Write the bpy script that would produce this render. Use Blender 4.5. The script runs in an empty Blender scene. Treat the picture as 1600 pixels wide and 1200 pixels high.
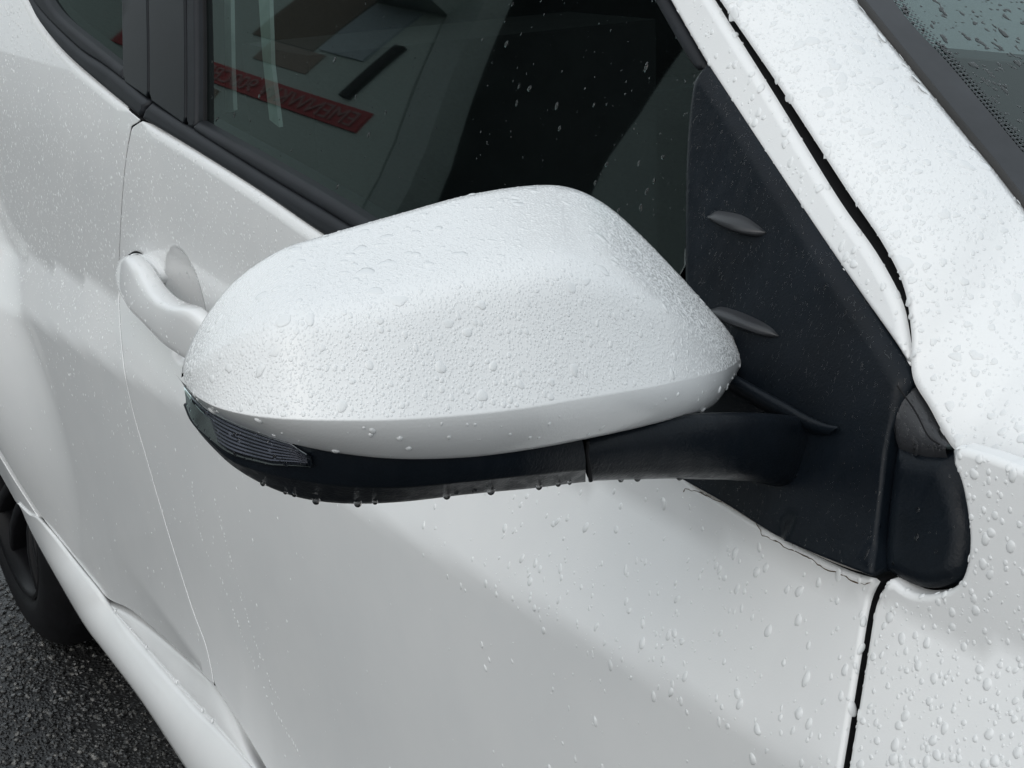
import bpy, math, random
import numpy as np
from mathutils import Vector, Matrix, geometry
rng = np.random.default_rng(7); random.seed(7)
sc = bpy.context.scene
col = sc.collection
R = math.radians

# ------------------------------------------------------------------ camera
CAM = np.array([.42, -.42, 1.285]); FPX = 2200.
_h, _p, _r = R(31), R(19.4), R(-2.6)
_hv = np.array([-math.cos(_h), math.sin(_h), 0])
FW = _hv * math.cos(_p) - np.array([0, 0, 1]) * math.sin(_p)
_r0 = np.cross(FW, [0, 0, 1]); _r0 /= np.linalg.norm(_r0); _u0 = np.cross(_r0, FW)
RT = _r0 * math.cos(_r) + _u0 * math.sin(_r)
UP = -_r0 * math.sin(_r) + _u0 * math.cos(_r)
cd = bpy.data.cameras.new('camera'); co = bpy.data.objects.new('camera', cd); col.objects.link(co)
cd.sensor_width = 36; cd.lens = FPX / 1600 * 36; cd.clip_start = .02; cd.clip_end = 500
M4 = Matrix(((RT[0], UP[0], -FW[0], CAM[0]), (RT[1], UP[1], -FW[1], CAM[1]), (RT[2], UP[2], -FW[2], CAM[2]), (0, 0, 0, 1)))
co.matrix_world = M4
sc.camera = co
# ------------------------------------------------------------------ daylight: overcast
SUN_EL, SUN_AZ = R(42), R(-62)          # azimuth measured from +X towards +Y
w = bpy.data.worlds.new('World'); sc.world = w; w.use_nodes = True
nt = w.node_tree; nt.nodes.clear()
sky = nt.nodes.new('ShaderNodeTexSky'); sky.sky_type = 'NISHITA'; sky.sun_disc = False
sky.sun_elevation = SUN_EL; sky.sun_rotation = R(90) - SUN_AZ; sky.dust_density = 4; sky.air_density = 1.2
hs = nt.nodes.new('ShaderNodeHueSaturation'); hs.inputs['Saturation'].default_value = .42
bg = nt.nodes.new('ShaderNodeBackground'); bg.inputs['Strength'].default_value = .142
out = nt.nodes.new('ShaderNodeOutputWorld')
nt.links.new(sky.outputs[0], hs.inputs['Color'])
veil = nt.nodes.new('ShaderNodeMix'); veil.data_type = 'RGBA'; veil.inputs[0].default_value = .7; veil.inputs[7].default_value = (4.85, 5.38, 5.68, 1)   # cloud cover
nt.links.new(hs.outputs[0], veil.inputs[6]); nt.links.new(veil.outputs[2], bg.inputs[0]); nt.links.new(bg.outputs[0], out.inputs[0])
sl = bpy.data.lights.new('sun', 'SUN'); sl.energy = .6; sl.angle = R(110); sl.color = (1, .99, .97)
so = bpy.data.objects.new('sun', sl); col.objects.link(so)
_sd = Vector((math.cos(SUN_EL) * math.cos(SUN_AZ), math.cos(SUN_EL) * math.sin(SUN_AZ), math.sin(SUN_EL)))
so.rotation_euler = _sd.to_track_quat('Z', 'Y').to_euler(); so.location = (0, 0, 6)
sc.view_settings.view_transform = 'Standard'; sc.view_settings.look = 'None'
sc.view_settings.exposure = 0.28; sc.view_settings.gamma = 1
sc.cycles.use_denoising = True
sc.cycles.max_bounces = 12; sc.cycles.transmission_bounces = 8; sc.cycles.transparent_max_bounces = 12
sc.cycles.caustics_reflective = False; sc.cycles.sample_clamp_indirect = 4

# ------------------------------------------------------------------ helpers
def rays(px):
    px = np.atleast_2d(np.asarray(px, float))[:, :2]
    return FW + ((px[:, 0] - 800) / FPX)[:, None] * RT - ((px[:, 1] - 600) / FPX)[:, None] * UP
def unproj(px, surf):
    """first meeting of the sight lines through px with the surface y = surf(x, z)"""
    d = rays(px); n = len(d)
    ts = np.linspace(.25, 4.5, 900)
    P = CAM + d[:, None, :] * ts[None, :, None]
    v = P[..., 1] - surf(P[..., 0], P[..., 2])
    s = (v[:, :-1] < 0) & (v[:, 1:] >= 0)
    k = np.where(s.any(1), s.argmax(1), 500)
    a, b = ts[k], ts[k + 1]
    for _ in range(40):
        m = (a + b) / 2; q = CAM + d * m[:, None]
        neg = q[:, 1] - surf(q[:, 0], q[:, 2]) < 0
        a = np.where(neg, m, a); b = np.where(neg, b, m)
    return CAM + d * ((a + b) / 2)[:, None]
def at_x(px, x):
    d = rays(px); t = (np.asarray(x, float) - CAM[0]) / d[:, 0]; return CAM + d * t[:, None]
def at_y(px, y):
    d = rays(px); t = (np.asarray(y, float) - CAM[1]) / d[:, 1]; return CAM + d * t[:, None]
def at_plane(px, n, p):
    d = rays(px); n = np.asarray(n, float); t = ((np.asarray(p) - CAM) @ n) / (d @ n); return CAM + d * t[:, None]
def project(P):
    d = np.asarray(P) - CAM; z = d @ FW
    return np.stack([800 + FPX * (d @ RT) / z, 600 - FPX * (d @ UP) / z], -1)
def catmull(P, n=8):
    P = np.asarray(P, float)
    if len(P) < 3:
        t = np.linspace(0, 1, n + 1)[:, None]; return P[0] * (1 - t) + P[-1] * t
    Q = np.vstack([2 * P[0] - P[1], P, 2 * P[-1] - P[-2]]); o = []
    for i in range(1, len(Q) - 2):
        p0, p1, p2, p3 = Q[i - 1:i + 3]
        for t in np.arange(n) / n:
            o.append(.5 * (2 * p1 + (p2 - p0) * t + (2 * p0 - 5 * p1 + 4 * p2 - p3) * t * t + (3 * p1 - p0 - 3 * p2 + p3) * t ** 3))
    o.append(P[-1]); return np.array(o)
def outline(poly):
    """closed pixel outline; points with a third value are sharp corners, runs between corners are smooth"""
    cs = [i for i, p in enumerate(poly) if len(p) > 2]
    pts = [np.array(p[:2], float) for p in poly]
    if not cs:
        n = len(pts); Q = catmull(pts[-2:] + pts + pts[:2]); return Q[16:16 + 8 * n]
    o = []; n = len(pts)
    for a, b in zip(cs, cs[1:] + [cs[0] + n]):
        seg = [pts[i % n] for i in range(a, b + 1)]
        o.append(catmull(seg)[:-1])
    return np.vstack(o)
def resample(P, step, closed=True):
    Q = np.vstack([P, P[:1]]) if closed else P
    L = np.r_[0, np.cumsum(np.linalg.norm(np.diff(Q, axis=0), axis=1))]
    n = max(4, int(L[-1] / step)); t = np.linspace(0, L[-1], n + 1)
    r = np.stack([np.interp(t, L, Q[:, k]) for k in range(Q.shape[1])], 1)
    return r[:-1] if closed else r
def link(name, me, mat, parent=None):
    o = bpy.data.objects.new(name, me); col.objects.link(o)
    if mat is not None: me.materials.append(mat)
    if parent is not None:
        o.parent = parent
        if parent.type == 'EMPTY' and parent.get('category'): o.matrix_parent_inverse = Matrix.Translation(-parent.location)
    return o
def mesh(name, V, F, mat, parent=None, normals=None, smooth=True):
    me = bpy.data.meshes.new(name); me.from_pydata(np.asarray(V).tolist(), [], [list(map(int, f)) for f in F]); me.update()
    if smooth: me.polygons.foreach_set('use_smooth', [True] * len(me.polygons))
    if normals is not None: me.normals_split_custom_set_from_vertices([tuple(x) for x in normals])
    return link(name, me, mat, parent)
def grid(name, G, mat, parent=None, cu=False, cv=False, smooth=True):
    G = np.asarray(G, float); m, n = G.shape[:2]; F = []
    for i in range(m if cu else m - 1):
        for j in range(n if cv else n - 1):
            F.append((i * n + j, i * n + (j + 1) % n, ((i + 1) % m) * n + (j + 1) % n, ((i + 1) % m) * n + j))
    return mesh(name, G.reshape(-1, 3), F, mat, parent, smooth=smooth)
def join_data(parts):
    V, F, k = [], [], 0
    for v, f in parts:
        V.append(np.asarray(v)); F += [tuple(i + k for i in q) for q in f]; k += len(v)
    return np.vstack(V), F
def tube_data(P, r, n=8, cap=True):
    P = np.asarray(P, float); r = np.broadcast_to(np.asarray(r, float), (len(P),))
    T = np.gradient(P, axis=0); T /= np.linalg.norm(T, axis=1)[:, None] + 1e-12
    V, F = [], []
    ref = np.array([0, 0, 1.]) if abs(T[0][2]) < .9 else np.array([0, 1., 0])
    for i in range(len(P)):
        a = np.cross(T[i], ref); a /= np.linalg.norm(a); b = np.cross(T[i], a)
        for k in range(n):
            t = 2 * math.pi * k / n; V.append(P[i] + r[i] * (a * math.cos(t) + b * math.sin(t)))
    for i in range(len(P) - 1):
        for k in range(n): F.append((i * n + k, i * n + (k + 1) % n, (i + 1) * n + (k + 1) % n, (i + 1) * n + k))
    if cap: F += [tuple(range(n))[::-1], tuple((len(P) - 1) * n + k for k in range(n))]
    return np.array(V), F
def box_data(a, b):
    a, b = np.minimum(a, b), np.maximum(a, b)
    V = [(x, y, z) for x in (a[0], b[0]) for y in (a[1], b[1]) for z in (a[2], b[2])]
    return np.array(V), [(0, 1, 3, 2), (4, 6, 7, 5), (0, 4, 5, 1), (2, 3, 7, 6), (0, 2, 6, 4), (1, 5, 7, 3)]
def lathe_data(prof, c, n=64, axis='y'):
    V, F = [], []; m = len(prof)
    for i in range(n):
        t = 2 * math.pi * i / n
        for r_, y in prof: V.append((c[0] + r_ * math.cos(t), c[1] + y, c[2] + r_ * math.sin(t)))
    for i in range(n):
        for j in range(m - 1): F.append((i * m + j, i * m + j + 1, ((i + 1) % n) * m + j + 1, ((i + 1) % n) * m + j))
    return np.array(V), F
PANELS = {}
def panel(name, poly, surf, mat, parent=None, res=.012, rad=.0025, skirt=.015, bs=.004, extra=None, label=None, radf=None, xz=False):
    """sheet-metal panel on y = surf(x, z): exact outline, rolled edge of radius rad, flange of depth skirt"""
    B = np.asarray(poly, float) if xz else unproj(outline(poly), surf)[:, [0, 2]]
    B = resample(B, bs)
    if np.sum(B[:, 0] * np.roll(B[:, 1], -1) - np.roll(B[:, 0], -1) * B[:, 1]) < 0: B = B[::-1].copy()
    tn = np.roll(B, -1, 0) - np.roll(B, 1, 0); tn /= np.linalg.norm(tn, axis=1)[:, None] + 1e-12
    nin = np.stack([-tn[:, 1], tn[:, 0]], 1)
    A0, A1 = B, np.roll(B, -1, 0)
    def dist(P):
        D = np.empty(len(P)); N = np.empty((len(P), 2)); RD = np.full(len(P), rad)
        for i in range(0, len(P), 2000):
            q = P[i:i + 2000, None, :]; ab = A1 - A0
            t = np.clip(((q - A0) * ab).sum(2) / ((ab * ab).sum(1) + 1e-15), 0, 1)
            c = A0 + t[..., None] * ab; dd = np.linalg.norm(q - c, axis=2); k = dd.argmin(1)
            D[i:i + 2000] = dd[np.arange(len(k)), k]; N[i:i + 2000] = q[:, 0] - c[np.arange(len(k)), k]
            z = D[i:i + 2000] < 1e-6; N[i:i + 2000][z] = nin[k[z]]
            if radf is not None: RD[i:i + 2000] = rb[k]
        return D, N / (np.linalg.norm(N, axis=1)[:, None] + 1e-12), RD
    rb = radf(B[:, 0], B[:, 1]) if radf is not None else np.full(len(B), rad)
    pts = [B]
    for f in (.06, .2, .42, .7, 1.0, 1.5):
        q = B + nin * (rb * f)[:, None]; d, _, _ = dist(q); pts.append(q[d >= rb * f * .97])
    lo, hi = B.min(0), B.max(0)
    gx, gz = np.meshgrid(np.arange(lo[0], hi[0], res), np.arange(lo[1], hi[1], res)); gx = gx + (np.arange(gx.shape[0]) % 2 * res / 2)[:, None]
    G = np.stack([gx.ravel(), gz.ravel()], 1)
    if extra is not None: G = np.vstack([G, extra])
    x, z = G[:, 0:1], G[:, 1:2]
    c = ((A0[:, 1] > z) != (A1[:, 1] > z)) & (x < (A1[:, 0] - A0[:, 0]) * (z - A0[:, 1]) / (A1[:, 1] - A0[:, 1] + 1e-15) + A0[:, 0])
    G = G[c.sum(1) % 2 == 1]
    if len(G):
        d, _, rr = dist(G); pts.append(G[d > rr * 1.6 + .15 * res])
    P = np.vstack(pts); nb = len(B)
    r_ = geometry.delaunay_2d_cdt([Vector(p) for p in P], [], [list(range(nb))], 1, 1e-6)
    P = np.array([tuple(v) for v in r_[0]]); F = [tuple(f) for f in r_[2]]
    d, N, rr = dist(P)
    e = np.clip(rr - d, 0, None); y = surf(P[:, 0], P[:, 1]) + rr - np.sqrt(np.clip(rr ** 2 - e ** 2, 0, None))
    h = 4e-4
    sx = (surf(P[:, 0] + h, P[:, 1]) - surf(P[:, 0] - h, P[:, 1])) / (2 * h)
    sz = (surf(P[:, 0], P[:, 1] + h) - surf(P[:, 0], P[:, 1] - h)) / (2 * h)
    dc = np.maximum(d, .01 * rr); ec = np.clip(rr - dc, 0, None); ed = -ec / np.sqrt(np.maximum(rr ** 2 - ec ** 2, 1e-12))
    Nm = np.stack([sx + ed * N[:, 0], -np.ones(len(P)), sz + ed * N[:, 1]], 1); Nm /= np.linalg.norm(Nm, axis=1)[:, None]
    V = np.stack([P[:, 0], y, P[:, 1]], 1)
    # orient faces outward (-y)
    F2 = []
    for f in F:
        a, b, c_ = V[f[0]], V[f[1]], V[f[2]]
        F2.append(f if np.cross(b - a, c_ - a)[1] < 0 else f[::-1])
    PANELS[name] = (V, np.array(F2), Nm)
    ysk = surf(B[:, 0], B[:, 1]) + rb
    k = len(V); S0 = np.stack([B[:, 0], ysk, B[:, 1]], 1); S1 = S0 + np.array([0, skirt, 0])
    ns = np.stack([-nin[:, 0], np.zeros(nb), -nin[:, 1]], 1)
    V2 = np.vstack([V, S0, S1]); N2 = np.vstack([Nm, ns, ns])
    F3 = list(F2)
    for i in range(nb):
        j = (i + 1) % nb; F3.append((k + i, k + nb + i, k + nb + j, k + j))
    o = mesh(name, V2, F3, mat, parent, N2)
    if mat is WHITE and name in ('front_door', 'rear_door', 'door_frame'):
        o.data.materials.append(DARK); mi = np.zeros(len(F3), int); mi[len(F2):] = 1; o.data.polygons.foreach_set('material_index', mi)  # white door flanges painted dark for gap shade; frame flange dark rubber
    if label: o['label'] = label
    return o

# ------------------------------------------------------------------ materials
def new_mat(name):
    m = bpy.data.materials.new(name); m.use_nodes = True; return m, m.node_tree, m.node_tree.nodes['Principled BSDF']
def noise(nt, scale, detail=3, rough=.6, vec=None):
    n = nt.nodes.new('ShaderNodeTexNoise'); n.inputs['Scale'].default_value = scale; n.inputs['Detail'].default_value = detail; n.inputs['Roughness'].default_value = rough
    if vec is None:
        tc = nt.nodes.new('ShaderNodeTexCoord'); vec = tc.outputs['Object']
    nt.links.new(vec, n.inputs['Vector']); return n
def ramp(nt, src, stops):
    r_ = nt.nodes.new('ShaderNodeValToRGB'); e = r_.color_ramp.elements
    while len(e) < len(stops): e.new(.5)
    for k, (p, c) in enumerate(stops): e[k].position = p; e[k].color = c if len(c) == 4 else (*c, 1)
    nt.links.new(src, r_.inputs[0]); return r_
def bump(nt, src, b, strength, dist):
    n = nt.nodes.new('ShaderNodeBump'); n.inputs['Strength'].default_value = strength; n.inputs['Distance'].default_value = dist
    nt.links.new(src, n.inputs['Height']); nt.links.new(n.outputs[0], b.inputs['Normal']); return n
def paint(name, wet=0.):
    m, nt, b = new_mat(name)
    n = noise(nt, 9, 4); r_ = ramp(nt, n.outputs['Fac'], [(.3, (.735, .745, .75)), (.7, (.78, .785, .785))])
    nt.links.new(r_.outputs[0], b.inputs['Base Color'])
    b.inputs['Roughness'].default_value = .42; b.inputs['Specular IOR Level'].default_value = .3
    b.inputs['Coat Weight'].default_value = 1; b.inputs['Coat Roughness'].default_value = .04; b.inputs['Coat IOR'].default_value = 1.36
    n2 = noise(nt, 900, 2, .5)
    bump(nt, n2.outputs['Fac'], b, .12 + wet, .0004)
    if wet:
        bp = b.inputs['Normal'].links[0].from_node
        nt.links.new(bp.outputs[0], b.inputs['Coat Normal'])
    return m
def plastic(name, c, rough, bs=1500, bd=.00025, bst=.25, streak=0., spec=.26):
    m, nt, b = new_mat(name)
    tc = nt.nodes.new('ShaderNodeTexCoord')
    n = noise(nt, 25, 4, vec=tc.outputs['Object']); r_ = ramp(nt, n.outputs['Fac'], [(.3, tuple(x * .8 for x in c)), (.7, tuple(x * 1.25 for x in c))])
    nt.links.new(r_.outputs[0], b.inputs['Base Color']); b.inputs['Specular IOR Level'].default_value = spec
    mp = nt.nodes.new('ShaderNodeMapping'); mp.inputs['Scale'].default_value = (160, 160, 45); nt.links.new(tc.outputs['Object'], mp.inputs['Vector'])
    n3 = noise(nt, 1, 3, .6, mp.outputs[0])
    r2 = ramp(nt, n3.outputs['Fac'], [(.42, (rough * (1 - streak),) * 3), (.58, (rough,) * 3)])
    nt.links.new(r2.outputs[0], b.inputs['Roughness'])
    n2 = noise(nt, bs, 2); bump(nt, n2.outputs['Fac'], b, bst, bd)
    return m
WHITE = paint('white_paint'); WHITE_WET = paint('white_paint_misted', .1)
BLACK = plastic('black_plastic', (.0055, .008, .0115), .40, 700, .0004, .5, streak=.3, spec=.16)
SATIN = plastic('satin_black_trim', (.005, .006, .008), .3, 2500, .0001, .1, spec=.17)
WETLIT = plastic('wet_lit_plastic', (.022, .023, .026), .32, 900, .0002, .3, spec=.5)  # black plastic lightened in colour for sky light on upturned faces
RUBBER = plastic('black_rubber', (.008, .0092, .012), .5, 900, .0003, .3)
GREYRUB = plastic('weathered_rubber', (.035, .034, .033), .7, 700, .0006, .6)
DARK = plastic('dark_metal_and_gap_shade', (.006, .006, .007), .8)
CABIN = plastic('dark_cabin_cloth', (.012, .013, .014), .9)
FRIT = plastic('frit_band', (.03, .032, .036), .12, 300, .0001, .05)
TYRE = plastic('tyre_rubber', (.006, .006, .007), .6, 400, .0005, .3, spec=.15)
def glass(name, tint, thr, ior=1.5):
    m = bpy.data.materials.new(name); m.use_nodes = True; nt = m.node_tree; nt.nodes.clear()
    o = nt.nodes.new('ShaderNodeOutputMaterial'); mx = nt.nodes.new('ShaderNodeMixShader'); fr = nt.nodes.new('ShaderNodeFresnel'); fr.inputs[0].default_value = ior
    t = nt.nodes.new('ShaderNodeBsdfTransparent'); t.inputs[0].default_value = (*[thr * x for x in tint], 1)
    g = nt.nodes.new('ShaderNodeBsdfGlossy'); g.inputs['Roughness'].default_value = .018; g.inputs['Color'].default_value = (.9, 1, .97, 1)
    nt.links.new(fr.outputs[0], mx.inputs[0]); nt.links.new(t.outputs[0], mx.inputs[1]); nt.links.new(g.outputs[0], mx.inputs[2]); nt.links.new(mx.outputs[0], o.inputs[0]); return m
REARGLASS = glass('privacy_glass', (.8, 1, .95), .12, 1.3); FARGLASS = glass('far_glass', (.85, 1, .99), .8, 1.3); SIDEGLASS = glass('tinted_side_glass', (.8, 1, .95), .45, 1.6); WINDGLASS = glass('windscreen_glass', (.88, 1, .99), .75, 1.6)
def water():
    m, nt, b = new_mat('rain_water'); b.inputs['Base Color'].default_value = (1, 1, 1, 1); b.inputs['Transmission Weight'].default_value = 1
    b.inputs['IOR'].default_value = 1.33; b.inputs['Roughness'].default_value = 0.; return m
WATER = water()
def water_white():
    m, nt, b = new_mat('rain_on_white'); b.inputs['Base Color'].default_value = (.785, .798, .803, 1); b.inputs['Roughness'].default_value = .3
    b.inputs['Coat Weight'].default_value = 1; b.inputs['Coat Roughness'].default_value = .0; b.inputs['Coat IOR'].default_value = 1.33; b.inputs['Transmission Weight'].default_value = .12; b.inputs['IOR'].default_value = 1.33; return m
WATERW = water_white()
def simple(name, c, rough=.5, metal=0., coat=0., var=.15):
    m, nt, b = new_mat(name); n = noise(nt, 40, 4)
    r_ = ramp(nt, n.outputs['Fac'], [(.3, tuple(x * (1 - var) for x in c)), (.7, tuple(min(1, x * (1 + var)) for x in c))])
    nt.links.new(r_.outputs[0], b.inputs['Base Color']); b.inputs['Roughness'].default_value = rough; b.inputs['Metallic'].default_value = metal; b.inputs['Coat Weight'].default_value = coat
    return m
CHROME = simple('lamp_reflector', (.55, .56, .58), .25, 1.)
CHROME_DARK = simple('smoked_reflector', (.12, .123, .135), .25, .85)
ALLOY = simple('machined_alloy', (.5, .5, .52), .3, 1.); RIMBLACK = simple('gloss_black_alloy', (.006, .006, .007), .4); RIMBLACK.node_tree.nodes['Principled BSDF'].inputs['Specular IOR Level'].default_value = .12
CRACK = simple('crack_dirt', (.10, .07, .045), .9); WARMGREY = simple('seam_sealer', (.42, .40, .37), .6)
def lens():
    m, nt, b = new_mat('smoked_lens'); b.inputs['Base Color'].default_value = (.86, .88, .9, 1); b.inputs['Transmission Weight'].default_value = 1
    b.inputs['IOR'].default_value = 1.45; b.inputs['Roughness'].default_value = .03; return m
LENS = glass('clear_lens', (.8, .82, .87), .8, 1.14)
MIRRORGLASS = simple('mirror_silver', (.8, .82, .84), .02, 1., 0, .01)

# ------------------------------------------------------------------ body surfaces  y = f(x, z), outside is -y
def sstep(t): t = np.clip(t, 0, 1); return t * t * (3 - 2 * t)
_zk = np.array([.10, .28, .36, .44, .52, .62, .72, .84, 1.00, 1.06, 1.12, 1.3])
_dk = np.array([-.02, -.02, -.02, -.03, -.05, -.06, -.05, -.03, .0, .10, .20, .3])
_zz = np.linspace(.05, 1.5, 1451); _sl = np.interp(_zz, _zk, _dk)
_k = np.ones(41) / 41; _sl = np.convolve(np.pad(_sl, 20, 'edge'), _k, 'valid')
_pp = np.cumsum(_sl) * .001; _pp -= np.interp(.99, _zz, _pp)
def base(x, z): return np.interp(z, _zz, _pp)
def crease(x): return .905 + .095 * x
_CR = np.array([(-1.95, 1.0), (-1.64, .83), (-1.545, .777), (-1.455, .71), (-1.412, .62), (-1.425, .51), (-1.48, .42), (-1.55, .25)])   # haunch crease (x, z)
_cz = np.linspace(-.2, 1.8, 801); _cx = np.convolve(np.pad(np.interp(_cz, _CR[::-1, 1], _CR[::-1, 0]), 40, 'edge'), np.hanning(83)[1:-1] / np.hanning(83).sum(), 'valid')
def haunch(x, z):
    xc = np.interp(z, _cz, _cx); return -.050 * sstep((xc - x) / .30 + .02) * sstep((z - .20) / .40)
_rp = at_y([(190, 870), (240, 940), (290, 1010), (333, 1070), (377, 1136), (417, 1203)], np.array([-.014, -.020, -.026, -.030, -.033, -.035]))[:, [0, 2]]
_rp[3:, 1] -= np.array([.010, .022, .03])
RIDGE = np.vstack([[(-1.6, _rp[0, 1] + .01)], _rp, [(.3, _rp[-1, 1] - .04)]])
def flare(x, z):
    q = z - np.interp(x, RIDGE[:, 0], RIDGE[:, 1]); A = .017 * np.clip((x - _rp[0, 0] + .05) / .5, 0, 1) ** 1.6
    return -A * np.where(q > 0, np.exp(-np.clip(q, 0, 9) / .075), np.exp(np.clip(q, -9, 0) / .15))
HC = np.array([-.888, .914]); HA = np.array([.056, .056])      # handle recess centre and half axes
def bowl(x, z):
    d2 = ((x - HC[0]) / HA[0]) ** 2 + ((z - HC[1]) / HA[1]) ** 2
    return .026 * np.clip(1 - d2, 0, 1) ** .85 
def body(x, z):
    q = z - crease(x); k = .42 * .0025 * np.log1p(np.exp(np.clip(q / .0025, -30, 30)))
    return base(x, z) + k - .42 * .085 + haunch(x, z) + flare(x, z)
def body_door(x, z): return body(x, z) + bowl(x, z)
_bx = np.array([-2.2, -1.8, -1.38, -1.0, -.55, 0, .15, .4]); _bz = np.array([1.36, 1.25, 1.153, 1.077, 1.041, .985, .968, .94])
_bf = np.polyfit(_bx, _bz, 4)
def belt(x): return np.polyval(_bf, np.clip(x, -2.3, .4))
def house(x, z):
    b_ = belt(x); h_ = z - b_; return body(np.clip(x, -1.2, 9), np.minimum(b_, 1.1)) + .004 + .36 * h_ + .35 * h_ * np.abs(h_)
def off(f, d): return lambda x, z: f(x, z) + d

# ------------------------------------------------------------------ the car
car = bpy.data.objects.new('car', None); col.objects.link(car); car.location = (-.9, .85, 0)
car['label'] = 'white car wet with rain, seen along its side around the wing mirror'; car['category'] = 'car'

# white side panels -------------------------------------------------
BELT = [(-60, -140), (-5, -70), (38, 0), (62, 42), (100, 87), (158, 138), (217, 187)]
SEAM = [(205, 197), (196, 250), (189, 330), (185, 450), (192, 560), (207, 640), (230, 720), (262, 830), (300, 950), (322, 1010), (334, 1068)]
_xs = unproj([(211, 190)], body)[0, 0]
def shoulder(x, z): return .0008 + .0016 * (x > -.3) + .0090 * sstep((np.abs(x - _xs) - .012) / .05) * sstep((z - belt(x) + .02) / .006) * sstep((-.10 - x) / .25)
extra = []
for a in np.linspace(0, 2 * math.pi, 64, endpoint=False):
    for r_ in np.linspace(.15, 1.08, 12): extra.append((HC[0] + HA[0] * r_ * math.cos(a), HC[1] + HA[1] * r_ * math.sin(a)))
front_door = panel('front_door', [(221, 189.5, 1), (300, 237), (400, 301), (500, 370), (640, 458), (800, 556), (960, 655), (1070, 752), (1130, 790), (1230, 850), (1320, 893), (1371, 908, 1),
      (1355, 945), (1340, 1030), (1313, 1195), (1292, 1320, 1), (480, 1320, 1), (417, 1202), (377, 1135), (336, 1072, 1)] + [(x + .8, y) for x, y in SEAM[::-1][1:-1]] + [(205.8, 199.4, 1)],
      body_door, WHITE, car, .011, .0022, .02, .004, np.array(extra), radf=shoulder)
rear_door = panel('rear_door', [(BELT[0][0], BELT[0][1], 1)] + BELT[1:-1] + [(219.6, 188.4, 1), (204.6, 197.2, 1)] + [(x - .3, y) for x, y in SEAM[1:]] +
      [(331, 1066, 1), (290, 1027), (240, 982), (203, 952), (170, 936), (150, 913), (112, 866), (66, 808), (28, 750), (-8, 690), (-60, 605, 1), (-110, 300, 1)],
      body, WHITE, car, .014, .0022, .02, .005, radf=shoulder)
rear_fender = panel('rear_fender', [(-75, 600, 1), (-14, 692), (23, 752), (62, 812, 1), (44, 803), (25, 785, 1), (0, 741), (-40, 675), (-85, 605, 1)], body, WHITE, car, .014, .002, .05, .005)
front_fender = panel('front_fender', [(1380, 915, 1), (1386, 905, 1), (1420, 928), (1457, 930), (1493, 914), (1508, 880), (1511, 830), (1500, 760), (1484, 720), (1480, 709, 1), (1492, 699, 1), (1545, 714), (1600, 735), (1720, 789, 1), (1720, 1330, 1),
      (1302, 1330, 1), (1323, 1200), (1349, 1040), (1364, 950)], off(body, 0), WHITE, car, .009, .003, .006, .003)
def curve3(pts, n=8):
    """smooth 3-D curve through (px, py, y) points: the sight line cut at its own depth y"""
    a = np.array([(p[0], p[1], np.nan if len(p) < 3 else p[2]) for p in pts], float); m_ = np.isnan(a[:, 2])
    if m_.any(): a[m_, 2] = unproj(a[m_, :2], off(body, -.003))[:, 1]           # no depth given: on the body side
    c = catmull(a, n); return at_y(c[:, :2], c[:, 2])
def loft(A, B, rows, bulge):
    """rows between two 3-D curves, bowed outward by bulge (vector)"""
    n = max(len(A), len(B)); A = resample(A, 1, False) if len(A) != n else A
    ta = np.linspace(0, 1, 160)
    def rs(P):
        L = np.r_[0, np.cumsum(np.linalg.norm(np.diff(P, axis=0), axis=1))]; return np.stack([np.interp(ta * L[-1], L, P[:, k]) for k in range(3)], 1)
    A, B = rs(A), rs(B); t = np.linspace(0, 1, rows)[:, None, None]
    return A[None] * (1 - t) + B[None] * t + np.asarray(bulge) * (4 * t * (1 - t))
# rocker / sill below the doors, facing half upwards
st = curve3([(27, 786), (45, 803.5), (63, 813), (112, 872), (150, 919), (176, 953, -.012), (240, 1029, -.018), (300, 1098, -.024), (345, 1146, -.028), (395, 1204, -.031), (480, 1310, -.033)])
sb = curve3([(26, 787), (32, 793), (52, 838), (108, 938, -.028), (136, 983, -.031), (165, 1021, -.034), (222, 1097, -.041), (290, 1200, -.049), (370, 1320, -.055)])
G = loft(st, sb, 14, np.array([0, -.008, .004]) * sstep((np.arange(160) - 2) / 40)[None, :, None])
rp = sstep((np.arange(160) - 4) / 30)[None, :, None]; under = G[-1:] + np.array([0, .006, -.008]) * rp; under2 = G[-1:] + np.array([0, .05, -.012]) * (rp * .9 + .02); lipb = G[:1] + np.array([0, .004, -.001]); lipc = G[:1] + np.array([0, .014, -.012])
sill = grid('sill', np.concatenate([lipc, lipb, G, under, under2]), WHITE, car)
la = curve3([(177, 951, -.011), (242, 1026, -.016), (302, 1095, -.022), (347, 1143, -.026), (397, 1201, -.029), (482, 1306, -.031)])
lb = curve3([(172, 938, -.003), (203, 953, -.001), (240, 983, -.001), (290, 1028, -.005), (333, 1070, -.010), (377, 1135, -.014), (418, 1202, -.016), (500, 1319, -.018)])
G = loft(la, lb, 8, (0, -.002, .002))
grid('sill_step', np.concatenate([G[:1] + np.array([0, .002, -.006]), G, G[-1:] + np.array([0, .02, .0])]), WHITE, sill)
# dark shell behind every gap
xs = np.linspace(-2.1, .6, 60); zs = np.linspace(.30, 1.0, 30); X, Z = np.meshgrid(xs, zs)
Yb = body(X, Z) * 0 + .045
grid('body_shell', np.stack([X, Yb + .0 * X, np.minimum(Z, belt(X) - .004)], -1)[:, X[0] > -1.5], DARK, car)
v, f = join_data([box_data((-1.5, .05, .2), (.9, 1.7, .32)), box_data((-2.4, .32, .25), (-1.5, 1.7, .9)), box_data((.3, .06, .3), (1.2, 1.6, .9)), box_data((-1.52, .05, .2), (-1.5, 1.6, .95))])
mesh('underbody', v, f, DARK, car, smooth=False)
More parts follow.
